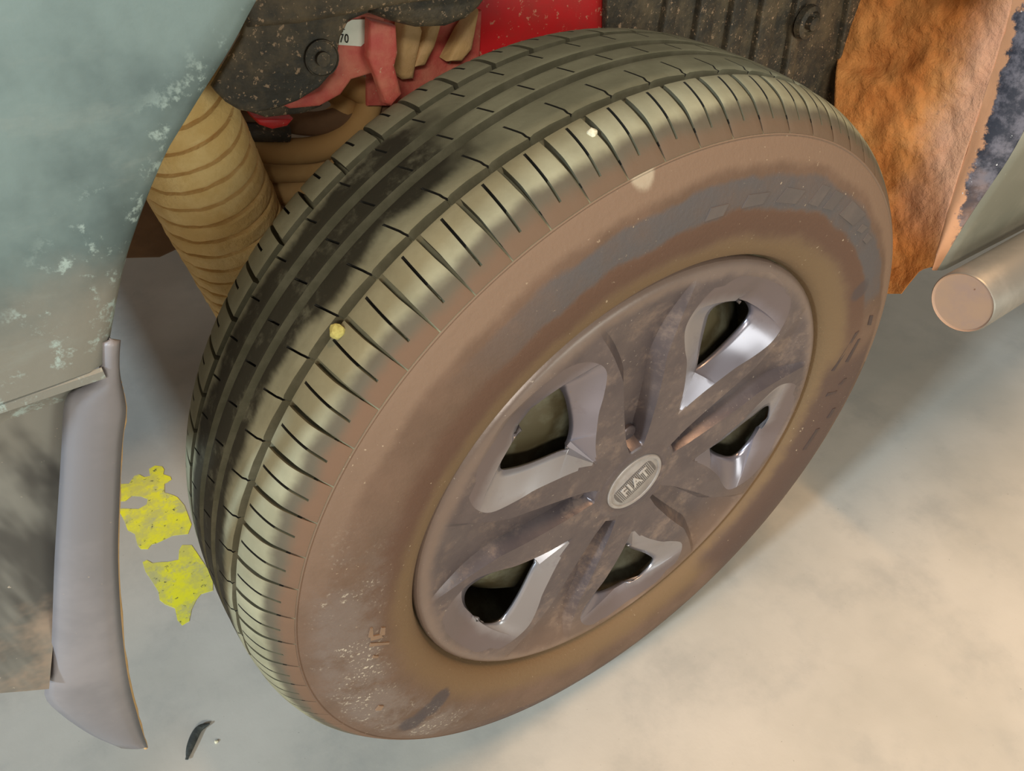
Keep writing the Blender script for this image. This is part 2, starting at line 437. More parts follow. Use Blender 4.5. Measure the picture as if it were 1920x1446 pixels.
for p in me.polygons:
    c = p.center
    if abs(c.y) < .0905 and hypot(c.x, c.z) > .29: p.material_index = 1
tag(tyre, 'dusty brown rubber tyre')

def tread_strip(o0, o1, degs, rows, sip, lat0=True, lat1=True, wall=True, taper=None):
    """one moulded tread piece between outward o0 and o1; degs: columns (deg at row fraction) ; sip(fraction, column) -> depth"""
    v = []; cols = len(degs(0.)); R_ = [i / (rows - 1) for i in range(rows)]
    top = []
    for k, s in enumerate(R_):
        o = o0 + (o1 - o0) * s; dl = degs(s); row = []
        for j, d in enumerate(dl):
            row.append(len(v)); v.append(tread_pt(o, d, sip(s, j)))
        top.append(row)
    f = [(top[i][j], top[i][j + 1], top[i + 1][j + 1], top[i + 1][j]) for i in range(rows - 1) for j in range(cols - 1)]
    return v, f, top
def with_walls(v, f, loop, low):               # skirts down to the carcass
    n0 = len(v); v += low; n = len(loop)
    for i in range(n):
        j = (i + 1) % n; f.append((loop[i], loop[j], n0 + j, n0 + i))
    return v, f

def block_mesh(o0, o1, gap0, gap1, sipe, hook):
    """a shoulder block centred on 0 degrees: lateral gaps of gap0 mm at the groove, gap1 mm at the far end"""
    rows = 20; half = PITCH / 2
    mmdeg = lambda mm: degrees_(mm)
    def degs(s):
        g = gap0 + (gap1 - gap0) * max(0., (s - .45) / .55) ** .8; e = half - degrees_(g / 2)
        sl = (s - .5) * .5 * (1 if sipe else 0)
        c = sl * .9
        return [-e, -e + .22, -e * .55, c - .16, c - .03, c + .03, c + .16, e * .55, e - .22, e]
    def sip(s, j):
        d = 0.
        if j in (0, 9): d = .0004
        if sipe and sipe[0] < s < sipe[1] and j in (4, 5): d = .0035
        if s < .02 or s > .999: d = max(d, .0003)
        return d
    v, f, top = tread_strip(o0, o1, degs, rows, sip)
    loop = top[0] + [top[i][-1] for i in range(1, rows)] + top[-1][-2::-1] + [top[i][0] for i in range(rows - 2, 0, -1)]
    low = []
    for idx in loop:
        p = Vector(v[idx]); o = -p.y; q = 0
        fr = (abs(o) - .072) / (.0905 - .072); dp = DEP if fr < 0 else DEP * (1 - fr) * .9 + .0002
        rr = hypot(p.x, p.z); n = crown_n(max(-.0905, min(.0905, o))); k = (rr + n[1] * dp) / rr
        low.append((p.x * k, p.y - n[0] * dp, p.z * k))
    v, f = with_walls(v, f, loop, low)
    return mesh(v, f, 28)
def degrees_(mm): return math.degrees(mm / 1000 / R)

outer = block_mesh(.0520, .0903, 3.6, 1.0, (.10, .80), True)
inner = block_mesh(-.0400, -.0903, 3.4, 1.6, (.30, .72), False)
def shade_tread(me):
    for m_ in ('tread', 'wall', 'sipe'): me.materials.append(M[m_])
    dep = [crown(max(-.0905, min(.0905, -q.co.y))) - hypot(q.co.x, q.co.z) for q in me.vertices]
    for p in me.polygons:
        dd = [dep[i] for i in p.vertices]
        if max(dd) > .0042: p.material_index = 1
        elif max(dd) > .0014 and abs(p.center.y) < .084: p.material_index = 2
def tread_blocks(me):
    shade_tread(me)
    for k in range(NP):
        d = TH0 + PITCH * (k + .5)
        o = bpy.data.objects.new('tread_block', me); COL.objects.link(o); o.parent = wheel
        o.rotation_euler = (0, -radians(d), 0)
tread_blocks(outer); tread_blocks(inner)

def rib(o0, o1, srange, shift, depth=.003, nub=0):
    rows = 12; v = []; f = []; all_top = []
    for k in range(NP):
        th = TH0 + PITCH * k
        def degs(s):
            c = .55 + shift * (1 - s)
            return [th + x for x in (0 + .0, c - .13, c - .04, c + .04, c + .13, 2.8 + shift * .3, 4.2)]
        def sip(s, j):
            e = .0003 if s < .001 or s > .999 else 0
            if srange[0] <= s <= srange[1] and j in (2, 3): return depth
            if nub and s > .9 and j in (1, 4): return .0012
            return e
        vv, ff, top = tread_strip(o0, o1, degs, rows, sip)
        off = len(v); v += vv; f += [tuple(i + off for i in q) for q in ff]
        all_top.append([[i + off for i in row] for row in top])
    cols = [[all_top[k][i][j] for k in range(NP) for j in range(7)] for i in range(rows)]
    m = len(cols[0])
    for i in range(rows - 1):                  # close the seams between pitches
        for k in range(NP):
            a = all_top[k]; b = all_top[(k + 1) % NP]
            f.append((a[i][-1], b[i][0], b[i + 1][0], a[i + 1][-1]))
    for row, s in ((cols[0], -1), (cols[-1], 1)):
        n0 = len(v)
        for idx in row:
            p = Vector(v[idx]); rr = hypot(p.x, p.z); kk = (rr - DEP) / rr
            v.append((p.x * kk, p.y - s * .0007, p.z * kk))
        for j in range(m): f.append((row[j], row[(j + 1) % m], n0 + (j + 1) % m, n0 + j))
    me = mesh(v, f, 28); shade_tread(me); return link('tread_rib', me, None, wheel)
rib(.0200, .0450, (.30, 1.0), 1.2, nub=1)
rib(-.0035, .0120, (.15, .85), .8)
rib(-.0330, -.0125, (.0, .55), .9)

# raised marks moulded on the side wall
SIDE_R = sorted([(r, o) for r, o in side if r < .3])
def side_o(r): return smooth_interp(r, SIDE_R)
def side_patch(name, outline, raise_=.0007, mat=None):   # outline of (radius, degrees)
    pts = []
    for r, d in outline:
        a = radians(d); pts.append(Vector((r * cos(a), -(side_o(r) + raise_), r * sin(a))))
    n = len(pts); low = [p + Vector((0, .002, 0)) for p in pts]
    me = mesh(pts + low, [tuple(range(n))] + [(i, (i + 1) % n, n + (i + 1) % n, n + i) for i in range(n)])
    return link(name, me, mat or M['side'], wheel)

def side_px(name, quad, mat, raise_=.0005):
    L = []
    for u, v_ in quad:
        y = -.098
        for _ in range(4):
            q = PY(u, v_, y); rr = hypot(q.x, q.z - HZ); y = -side_o(min(.2975, max(.212, rr)))
        L.append((rr, math.degrees(atan2(q.z - HZ, q.x))))
    return side_patch(name, L, raise_, mat)
c8 = lambda L: [(1200 + x / 3.616, 260 + y / 3.616) for x, y in L]
for L in ([(1140, 440), (1200, 460), (1290, 330), (1240, 310)], [(1240, 470), (1300, 485), (1380, 380), (1330, 350)], [(1350, 515), (1440, 590), (1530, 510), (1440, 420)],
          [(1470, 625), (1500, 640), (1540, 600), (1510, 580)], [(1510, 690), (1530, 715), (1570, 670), (1545, 640)], [(920, 430), (1050, 440), (1120, 350), (1000, 330)],
          [(690, 470), (830, 440), (880, 360), (740, 380)], [(440, 560), (560, 520), (600, 440), (480, 470)]):
    side_px('moulded_mark', c8(L), M['wiped'])
c9 = lambda L: [(1380 + x / 2.678, 560 + y / 2.678) for x, y in L]
for L in ([(478, 362), (492, 362), (618, 160), (600, 172)], [(548, 318), (562, 318), (624, 200), (612, 205)], [(450, 492), (500, 474), (508, 462), (462, 474)], [(515, 432), (530, 430), (556, 398), (545, 402)],
          [(660, 132), (676, 132), (688, 84), (672, 84)], [(455, 600), (470, 598), (500, 548), (486, 552)], [(335, 760), (350, 756), (420, 650), (404, 655)]):
    side_px('moulded_mark', c9(L), M['dark_mark'])
c5 = lambda L: [(420 + x / 3.444, 1000 + y / 3.444) for x, y in L]
for L in ([(930, 668), (942, 612), (958, 606), (962, 668)], [(945, 690), (945, 664), (1010, 650), (1025, 668)], [(1000, 660), (1015, 606), (1040, 604), (1036, 650)], [(936, 728), (945, 706), (1066, 700), (1060, 712)],
          [(955, 800), (965, 786), (998, 790), (985, 802)], [(975, 1140), (1000, 1110), (1030, 1112), (1010, 1140)]):
    side_px('moulded_mark', c5(L), M['pale'], .0009)

# ---- wheel cover: five windows, each between two raised bars, sunken fans between
BKN = [(70, .25), (84, 5), (110, 12.5), (129, 17), (140, 20), (159, 23), (172, 22.5), (188, 19), (197, 14.5), (202, 7), (205, .25)]
KKN = [(36, 27), (60, 25), (100, 26.2), (140, 27.6), (170, 26), (208, 23.5)]
WKN = [(36, 2), (46, 3), (60, 4.5), (100, 4.2), (150, 3.4), (190, 1.8), (206, .8)]
DKN = [(36, 0), (44, -.3), (49, -11), (60, -14), (80, -13), (120, -11.5), (165, -8.5), (192, -3.2), (204, -.2), (208, 0)]
CKN = [(30, 83.5), (60, 84.5), (120, 88), (180, 89.4), (200, 89.2), (207, 88.2), (210, 86.4), (212, 82.5), (212.3, 76)]
VKN = {-1: [(72, 0), (107, -15), (176, -15), (203, -1), (205, 0)], 1: [(72, 0), (107, -8.5), (150, -7), (176, -7.5), (203, -1), (205, 0)]}
HKN = {-1: [(107, 0), (108, 1.6), (110, 3.0), (114, 5.0), (120, 7.0), (128, 8.8), (138, 10.4), (148, 11.6), (157, 12.2), (164, 12.2), (169, 10.8), (172, 8.6), (174, 6.2), (175.4, 3.4), (176, 0)],
       1: [(107, 0), (108, .5), (110, 1.0), (114, 2.0), (120, 3.8), (128, 6.2), (138, 8.6), (148, 10.3), (157, 11.4), (164, 11.9), (169, 11.2), (172, 9.4), (174, 6.8), (175.4, 3.6), (176, 0)]}
def hole(r, sd=-1):
    return max(0., smooth_interp(r, HKN[sd])) if 107 < r < 176 else 0.
rows_r = [34, 38, 42, 44, 45.5, 47, 49, 52, 56, 60, 65, 70, 72, 76, 80, 84, 90, 96, 101, 104, 107, 107.2, 107.6, 108.3, 109, 110.5, 112.5, 115, 118, 122, 126, 130, 135, 140, 145, 150, 155, 159, 163, 166.5, 169, 170.8, 172.4, 173.6, 174.6, 175.3, 175.7, 175.9, 176, 180, 184, 188, 192, 195, 197, 199, 201, 202, 203, 204, 205, 206, 207, 208, 209.2, 210.2, 211, 211.6, 212, 212.3]
NB, NK, NF, NP2 = 5, 5, 5, 5
def half_row(r, sd):
    e = hole(r, sd); b = max(interp(r, BKN) if r < 72 or r > 203 else smooth_interp(r, BKN), e + .4); k = interp(r, KKN); w = interp(r, WKN)
    b = min(b, k - 1.6); top = smooth_interp(r, CKN); vd = interp(r, VKN[sd]); pd = smooth_interp(r, DKN)
    if r > 205: vd = 0; pd = 0
    mid = vd if e > 0 or r > 205 else .5 * (interp(r, VKN[1]) + interp(r, VKN[-1]))
    out = []
    for i in range(NB):
        s = i / NB; out.append((e + (b - e) * s, top + (mid if i == 0 else vd) * (1 - s)))
    for i in range(NK):
        s = i / NK; hh = .35 * min(1, s * 4) * (1 if abs(vd) > 1 else 0); out.append((b + (k - b) * s, top))
    for i in range(NF):
        s = i / NF; out.append((k + w * s, top + pd * s))
    for i in range(NP2 + 1):
        s = i / NP2; out.append((k + w + (36 - k - w) * s, top + pd))
    return out
v = []; rows = []
for r in rows_r:
    hm, hp = half_row(r, -1), half_row(r, 1); row = []
    for q in range(5):
        c = 60.5 + 72 * q
        cells = [(-d, z) for d, z in hm[::-1]] + [(d, z) for d, z in hp]
        rw = []
        for d, z in cells:
            a = radians(c + d); rw.append(len(v)); v.append((r / 1000 * cos(a), -z / 1000, r / 1000 * sin(a)))
        row.append(rw)
    rows.append(row)
f = []
nh = NB + NK + NF + NP2 + 1
for i in range(len(rows_r) - 1):
    openr = hole(rows_r[i]) > 0 or hole(rows_r[i + 1]) > 0
    for q in range(5):
        A, B = rows[i][q], rows[i + 1][q]
        for j in range(2 * nh - 1):
            if j == nh - 1 and openr: continue
            f.append((A[j], A[j + 1], B[j + 1], B[j]))
me = mesh(v, f, 17, merge=.00002); me.materials.append(M['cover']); me.materials.append(M['silver']); me.materials.append(M['silver_dim'])
for p in me.polygons:                          # sloping window sides: silver paint, reflected light painted in as bright and dim sides
    c = p.center; r = hypot(c.x, c.z) * 1000; d = (math.degrees(atan2(c.z, c.x)) - 60.5 + 36) % 72 - 36
    if 74 < r < 198 and abs(d) < interp(r, BKN) - .3 and -c.y * 1000 < smooth_interp(r, CKN) - .4: p.material_index = 1 if d > 0 else 2
cover = link('wheel_cover', me, None, wheel); tag(cover, 'scratched grey plastic wheel cover with five windows')
s = cover.modifiers.new('thickness', 'SOLIDIFY'); s.thickness = .0028; s.offset = 1.0
# solidify grows along -normal: make the outer face keep its place
cen = sum((p.normal.y * p.area for p in me.polygons))
s.offset = -1.0 if cen < 0 else 1.0

# hub boss, emblem and lettering
v, f = revolve([(.0001, .0836), (.029, .0836), (.0300, .0836), (.0315, .0846), (.036, .0846), (.040, .0838), (.0415, .078)], 96)
link('hub_boss', mesh(v, f, 40), M['cover'], wheel)
v, f = revolve([(.0001, .0840), (.0292, .0840), (.0298, .0836), (.0298, .082)], 96)
emblem = link('emblem', mesh(v, f, 40), M['emblem'], wheel)
v, f = revolve([(.0262, .0840), (.0266, .0848), (.0290, .0849), (.0296, .0842)], 96)
link('emblem_ring', mesh(v, f, 40), M['emblem'], wheel)
TR = radians(32)
def em(x, y, o): return Vector((x * cos(TR) - y * sin(TR), -o, x * sin(TR) + y * cos(TR)))
sh = []
for x, y in [(-.0205, -.011), (-.0225, -.002), (-.0205, .0095), (-.010, .0112), (0, .0116), (.010, .0112), (.0205, .0095), (.0225, -.002), (.0205, -.011), (.010, -.0125), (0, -.0130), (-.010, -.0125)]:
    sh.append((x, y))
pl = spline([Vector((x, y, 0)) for x, y in sh] + [Vector((*sh[0], 0))], 3)[:-1]
pts = [em(p.x, p.y, .0843) for p in pl]
n = len(pts)
link('emblem_shield', mesh(pts + [p + Vector((0, .0008, 0)) for p in pts], [tuple(range(n))] + [(i, (i + 1) % n, n + (i + 1) % n, n + i) for i in range(n)]), M['emdark'], wheel)
bars = []; bf = []
for i in range(24):
    x = -.0190 + .038 * i / 23; y0, y1 = -.0112, .0098
    q = [em(x - .00035, y0, .0845), em(x + .00035, y0, .0845), em(x + .00035, y1, .0845), em(x - .00035, y1, .0845)]
    k = len(bars); bars += q + [p + Vector((0, .0004, 0)) for p in q]
    bf += [(k, k+1, k+2, k+3), (k, k+1, k+5, k+4), (k+1, k+2, k+6, k+5), (k+2, k+3, k+7, k+6), (k+3, k, k+4, k+7)]
link('emblem_hatching', mesh(bars, bf), M['emblem'], wheel)
def text_mesh(txt, size, ext, bold=0.):
    c = bpy.data.curves.new('t', 'FONT'); c.body = txt; c.size = size; c.extrude = ext; c.offset = bold
    c.align_x = 'CENTER'; c.align_y = 'CENTER'; c.space_character = 1.12
    t = bpy.data.objects.new('t', c); COL.objects.link(t); bpy.context.view_layer.update()
    me = bpy.data.meshes.new_from_object(t.evaluated_get(bpy.context.evaluated_depsgraph_get()))
    bpy.data.objects.remove(t); return me
me = text_mesh('FIAT', .0165, .0004, .00035)
for vv in me.vertices:
    p = em(vv.co.x * .86, vv.co.y * 1.12, .0850 + vv.co.z); vv.co = p
lt = link('emblem_letters', me, M['letter'], wheel); tag(lt, 'raised pale letters reading FIAT')
# wheel bolts down in the sunken fans by the hub
for q in range(5):
    a = radians(60.5 + 36 + 72 * q); c = Vector((.0545 * cos(a), 0, .0545 * sin(a)))
    v = []; prof = [(.0075, .066), (.0075, .0735), (.0066, .0745), (.0001, .0748)]
    for r, o in prof:
        for j in range(12):
            b = 2 * pi * j / 12; v.append((c.x + r * cos(b), -o, c.z + r * sin(b)))
    link('wheel_bolt', mesh(v, grid_faces(len(prof), 12, True), 40), M['cover'], wheel)

# ------------------------------------------------------------------ car around the wheel
# bumper: outer skin from the wheel-arch edge forwards
edge_px = [(640, -190), (560, -85), (500, 0), (452, 88), (400, 170), (362, 232), (330, 285), (302, 345), (280, 400), (262, 450), (246, 500), (230, 570), (217, 640), (208, 683)]
edge = spline([PY(u, v_, -.1) for u, v_ in edge_px], 4)
cols = [(-.0, .020), (.0005, .006), (.003, .0015), (.008, -.0005), (.02, -.001), (.05, -.0015), (.09, .001), (.14, .008), (.22, .03), (.32, .075), (.44, .16)]
v = []
for p in edge:
    for dx, dy in cols:
        v.append((p.x - dx, p.y + dy, p.z))
zc = edge[-1].z
bump = link('front_bumper', mesh(v, grid_faces(len(edge), len(cols)), 40), M['bumper'], car); tag(bump, 'dusty grey-green bumper skin')
# ledge under the crease and the lower panel
ex = edge[-1].x
def lowx(t, dx): return ex - dx
v = []
secs = [(0, .0, .02), (-.001, -.0015, .0), (-.0045, -.0015, .0), (-.0065, .002, 0), (-.012, .010, 0), (-.02, .014, 0)]
dxs = [.0055, .007, .02, .06, .1, .16, .24, .34, .46]
def fy(dx): return interp(dx, [(0, 0), (.08, .001), (.14, .008), (.22, .03), (.32, .075), (.44, .16), (.6, .26)])
for dz, dy, ddx in secs:
    for dx in dxs: v.append((ex - dx + .002, -.1 + fy(dx) + dy, zc + dz))
link('crease_strip', mesh(v, grid_faces(len(secs), len(dxs)), 30), M['bumper'], bump)
top_l = [PY(190, 694, -.0865), PY(95, 727, -.0860), PY(0, 760, -.085), PY(-160, 815, -.078), PY(-420, 905, -.05)]
bot_l = [PY(92, 1292, -.045), PY(50, 1296, -.045), PY(0, 1300, -.045), PY(-120, 1312, -.04), PY(-330, 1330, -.01)]
v = []
for k in range(13):
    t = k / 12
    for a, b in zip(top_l, bot_l):
        p = a.lerp(b, t); v.append((p.x, p.y + .012 * sin(pi * t), p.z))
for a, b in zip(top_l, bot_l): v.append((b.x, b.y + .08, b.z + .01))
lowp = link('lower_bumper_panel', mesh(v, grid_faces(14, 5), 40), M['lower'], car)
# deflector between bumper and wheel
L_px = [(196, 640), (197, 668), (196, 690), (186, 712), (165, 727), (138, 740), (127, 765), (123, 830), (116, 930), (108, 1040), (103, 1150), (98, 1240), (86, 1296), (112, 1330), (172, 1372), (230, 1398)]
R_px = [(216, 636), (214, 662), (214, 690), (217, 712), (221, 727), (226, 748), (229, 775), (222, 830), (218, 930), (216, 1040), (222, 1150), (232, 1240), (243, 1296), (252, 1330), (263, 1372), (272, 1402)]
def dy_(v_): return interp(v_, [(630, -.098), (700, -.097), (760, -.0945), (1000, -.072), (1250, -.045), (1410, -.026)])
v = []; NC = 9
Ls = spline([Vector((*p, 0)) for p in L_px], 3); Rs = spline([Vector((*p, 0)) for p in R_px], 3)
for a, b in zip(Ls, Rs):
    for j in range(NC):
        s_ = j / (NC - 1); q = a.lerp(b, s_); y = dy_((a.y + b.y) / 2)
        y += .006 * (1 - s_) ** 6 * (1 if a.y > 700 else .3) + .004 * max(0, s_ - .85) * 6 - .0012 * sin(pi * s_)
        v.append(PY(q.x, q.y, y))
n_ = len(Ls)
spat = link('bumper_deflector', mesh(v, grid_faces(n_, NC), 50), M['spat'], car)
md = spat.modifiers.new('thickness', 'SOLIDIFY'); md.thickness = .004; md.offset = 0
tag(spat, 'smooth grey plastic deflector strip hanging behind the bumper')
# rough dark rim along its wheel-side edge
path = [PY(p.x + 1.5, p.y, dy_(p.y) + .006) for p in Rs[6:]]
v, f = sweep(path, lambda i, t: .0016 + .0007 * noise.noise((i * .9, 0, 0)), 8)
link('ragged_edge', mesh(v, f, 60), M['tan'], spat)

# fender and door side above the arch (out of frame, shades the wheel well)
zt = edge[0].z; xt = edge[0].x; RA = hypot(xt, zt - HZ)
SK_TOP = PX(2035, -60, .432)
def body_low(x):
    if x <= xt: return zt
    if x >= SK_TOP.x: return SK_TOP.z
    return max(HZ + sqrt(max(0, RA * RA - x * x)), SK_TOP.z)
def body_y(x, t):
    y = -.1 + fy(max(0, xt - x))
    k = min(1, max(0, (x - .12) / (SK_TOP.x - .12))); k = k * k * (3 - 2 * k)
    return y * (1 - k) + (SK_TOP.y - .004) * k + .05 * t * t
def fy(dx): return interp(dx, [(0, -.001), (.08, .001), (.14, .008), (.22, .03), (.32, .075), (.44, .16), (.6, .26)])
xs = [xt - d for d in (.44, .32, .22, .14, .09, .05, .02)] + [xt + (SK_TOP.x - xt) * i / 34 for i in range(35)] + [SK_TOP.x + d for d in (.05, .2, .5, 1.0)]
v = []
for x in xs:
    zl = body_low(x); arch = xt < x < SK_TOP.x
    v.append((x, body_y(x, 0) + (.03 if arch else .001), zl + (.002 if arch else 0)))
    for k in range(9):
        t = k / 8; v.append((x, body_y(x, t) + (.004 if k == 0 and arch else 0), zl + (1.04 - zl) * t))
link('fender', mesh(v, grid_faces(len(xs), 10), 40), M['skin'], car)
v = [(x, body_y(x, 1) + d, 1.04 + h) for x in xs for d, h in ((0, 0), (.012, .008), (.04, .009), (.2, .02), (.40, .03))]
link('bonnet_lamp_block', mesh(v, grid_faces(len(xs), 5), 40), M['skin'], car)  # strip of unseen bonnet, widened to block the overhead lamp

# rear liner, caked with orange mud
def rb(v_): return interp(v_, [(-60, 1921), (-20, 1905), (60, 1884), (170, 1850), (290, 1810), (400, 1776), (470, 1757), (500, 1750), (506, 1726), (530, 1706), (551, 1690)])
def lb(v_): return interp(v_, [(-60, 1588), (150, 1566), (300, 1560), (551, 1600)])
v = []; NV, NU = 120, 70
for i in range(NV):
    vv = -60 + (551 + 60) * i / (NV - 1)
    for j in range(NU):
        s_ = j / (NU - 1); u = lb(vv) + (rb(vv) - lb(vv)) * s_
        x = .425 - .035 * (1 - s_) ** 2 * 0 + .010 * sin(pi * s_)
        fold = 1 / (1 + math.exp(-(vv - 122 - 14 * sin(s_ * 7)) / 6)); amp = max(0, 1 - s_ * 1.15)
        x -= .014 * fold * amp
        nz = noise.fractal((u * .018, vv * .018, 1.3), .9, 2., 5)
        edge_ = min(1, min(s_, 1 - s_) * 8)
        x -= .0045 * nz * edge_ + .006 * max(0, noise.noise((u * .011, vv * .011, 7))) * edge_
        x -= .012 * math.exp(-((u - 1705) / 60) ** 2 - ((vv - 300) / 70) ** 2) * 0
        v.append(PX(u, vv, x))
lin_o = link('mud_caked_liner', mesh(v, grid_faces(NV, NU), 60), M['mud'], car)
md = lin_o.modifiers.new('thickness', 'SOLIDIFY'); md.thickness = .0008; md.offset = 0
tag(lin_o, 'wheel arch liner thickly caked with orange mud')
# flange and outer skin behind the wheel
c1 = spline([Vector((rb(t), t, 0)) for t in (-60, 0, 60, 120, 180, 240, 300, 360, 420, 470, 500)], 3)
c2p = [(2035, -60), (2005, 30), (1978, 110), (1950, 180), (1924, 238), (1892, 296), (1860, 344), (1826, 394), (1797, 440), (1772, 482), (1757, 507)]
c2 = spline([Vector((*p, 0)) for p in c2p], 3)
v = []
for a, b in zip(c1, c2):
    pa = PX(a.x, a.y, .425); pb = PX(b.x, b.y, .432)
    for j in range(7):
        s_ = j / 6; p = pa.lerp(pb, s_); p.x -= .006 * sin(pi * s_) + .0025 * noise.noise((p.y * 90, p.z * 60, 2)); v.append(p)
link('arch_flange', mesh(v, grid_faces(len(c1), 7), 60), M['flange'], car)
v = []
sk = [PX(b.x, b.y, .432) for b in c2]
for p in sk:
    for dx, dy in ((0, 0), (.004, -.003), (.012, -.004), (.05, -.004), (.2, -.004), (.5, -.004), (1.0, -.002)):
        v.append((p.x + dx, p.y + dy, p.z + dx * .0))
n_ = len(sk)
p = sk[-1]
for dx, dy in ((0, 0), (.004, -.003), (.012, -.004), (.05, -.004), (.2, -.004), (.5, -.004), (1.0, -.002)):
    v.append((p.x + dx, p.y + .06, p.z - .004))
link('rocker_panel', mesh(v, grid_faces(n_ + 1, 7), 35), M['skin'], car)

# side step tube
d0 = ray(1803, 568); tc = CP + d0 * .9
ax = Vector((1, .012, .018)).normalized()
path = [tc + ax * t for t in (0, .0015, .3, .7, 1.1)]
v, f = sweep(path, lambda i, t: .0312 if i == 0 else .0325, 48, caps=False)
tube = link('side_step_tube', mesh(v, f, 50), M['tube'], car); tag(tube, 'grey round steel side step tube')
v = []; e1 = ax.orthogonal().normalized(); e2 = ax.cross(e1)
for r, dx in ((.0001, .0025), (.02, .0025), (.0295, .0022), (.0312, .0)):
    for j in range(48):
        q = 2 * pi * j / 48; v.append(tc + ax * dx + (e1 * cos(q) + e2 * sin(q)) * r)
link('end_cap', mesh(v, grid_faces(4, 48, True), 40), M['cap'], tube)
v, f = sweep([tc + Vector((.45, 0, 0)), tc + Vector((.45, .12, .02)), tc + Vector((.45, .3, .03))], .02, 12)
link('step_bracket', mesh(v, f, 40), M['dark'], car)

# inner wheel house: ribbed black liner, red panel, duct, hoses, splash shield
IW = .132
pxpoly('inner_wheelhouse', [(225, 140), (225, 486), (300, 484), (330, 470), (430, 560), (900, 560), (1640, 420), (1640, -120), (300, -120)], IW + .11, .01, M['dark'], car)
lin_px = [(1140, -60), (1136, 160), (1240, 180), (1420, 300), (1600, 420), (1640, 300), (1610, 120), (1600, -60)]
ribl = pxpoly('ribbed_liner', lin_px, IW - .01, .006, M['liner'], car)
for u0, w in ((1205, 22), (1268, 30), (1330, 26), (1385, 30), (1448, 18), (1545, 36)):
    pts = [(u0 + 60, -60), (u0 + 60 + w, -60), (u0 - 10 + w, 330), (u0 - 10, 330)]
    pxpoly('rib', pts, IW - .017, .012, M['liner'], ribl, .003)
# bolt boss on the liner
c = PY(1510, 40, IW - .02)
v = []; prof = [(.016, .0), (.015, .006), (.011, .008), (.009, .004), (.006, .004), (.006, .011), (.0001, .012)]
for r, o in prof:
    for j in range(16): q = 2 * pi * j / 16; v.append((c.x + r * cos(q), c.y - o, c.z + r * sin(q)))
link('bolt', mesh(v, grid_faces(len(prof), 16, True), 40), M['liner'], ribl)

pxpoly('red_inner_panel', [(880, -40), (850, 140), (930, 130), (1140, 90), (1142, -40)], IW, .006, M['red'], car)
pxpoly('red_side_panel', [(690, 40), (690, 200), (790, 200), (900, 120), (905, 20)], IW - .005, .004, M['redd'], car)
for px in ([(760, 40), (790, 45), (795, 60), (778, 150), (758, 152), (748, 140)], [(812, 40), (836, 30), (818, 90), (800, 125), (776, 130)], [(872, 60), (902, 20), (888, 95), (868, 118), (842, 118)]):
    pxpoly('tan_rib', px, IW - .022, .014, M['tan'], car, .004)
# splash shield, front of the arch
sp_px = [(470, -60), (455, 70), (400, 165), (408, 176), (425, 193), (450, 208), (480, 213), (520, 205), (560, 190), (600, 165), (622, 140), (632, 110), (640, 70), (655, 40), (700, 22), (840, 8), (920, -60)]
shield = pxpoly('splash_shield', sp_px, .055, .005, M['liner'], car, .002); tag(shield, 'mud-flecked black plastic splash shield')
lip_px = [(440, -60), (470, 55), (560, 48), (650, 32), (760, 10), (900, -5), (960, -60)]
pxpoly('shield_lip', lip_px, .03, .012, M['liner'], shield, .004)
bul_px = [(700, 30), (740, 45), (790, 57), (840, 55), (880, 40), (905, 18), (925, -10), (960, -60), (720, -60)]
pxpoly('shield_bulge', bul_px, .048, .03, M['liner'], shield, .008)
c = PY(603, 109, .0545)
v = []; prof = [(.0105, -.001), (.0102, .0012), (.0096, .0014), (.0092, .0006), (.0042, .0006), (.0040, .0030), (.0001, .0034)]
for r, o in prof:
    for j in range(24): q = 2 * pi * j / 24; v.append((c.x + r * cos(q), c.y - o, c.z + r * sin(q)))
link('bolt', mesh(v, grid_faces(len(prof), 24, True), 40), M['liner'], shield)
# red bracket with the white sticker
rbk = pxpoly('red_bracket', [(640, 20), (632, 90), (628, 140), (600, 172), (560, 185), (512, 190), (545, 205), (600, 200), (640, 178), (660, 150), (694, 140), (722, 130), (722, 30)], .085, .006, M['redd'], car, .002)
stk = pxpoly('sticker', [(633, 84), (638, 62), (648, 44), (660, 37), (690, 36), (693, 42), (693, 78), (682, 82), (677, 87)], .0835, .001, M['sticker'], rbk, 0)
tag(stk, 'white sticker speckled with dirt and printed 70')
me = text_mesh('770', .0072, .0001, .0)
c = PY(641, 72.5, .0832); ex_ = (PY(680, 74, .0832) - PY(640, 72, .0832)).normalized(); ey_ = (PY(641, 50, .0832) - PY(641, 72, .0832)).normalized()
for vv in me.vertices: vv.co = c + ex_ * (vv.co.x * .8 - .0002) + ey_ * vv.co.y + Vector((0, -.0004, 0))
link('sticker_print', me, M['black'], stk)
hang = pxpoly('hanging_red_tab', [(694, 38), (745, 50), (748, 100), (742, 125), (756, 178), (736, 200), (722, 195), (708, 150), (692, 110)], .075, .007, M['redd'], car, .003)
pxpoly('bracket_foot', [(520, 186), (560, 190), (610, 187), (606, 200), (570, 214), (500, 222), (470, 212)], .09, .012, M['liner'], car, .003)
pxpoly('red_clip', [(478, 222), (552, 224), (540, 238), (512, 244), (488, 236)], .10, .02, M['red'], car, .004)
pxpoly('red_reflector', [(384, 178), (400, 170), (418, 195), (405, 202), (382, 206)], .11, .015, M['redd'], car, .002)

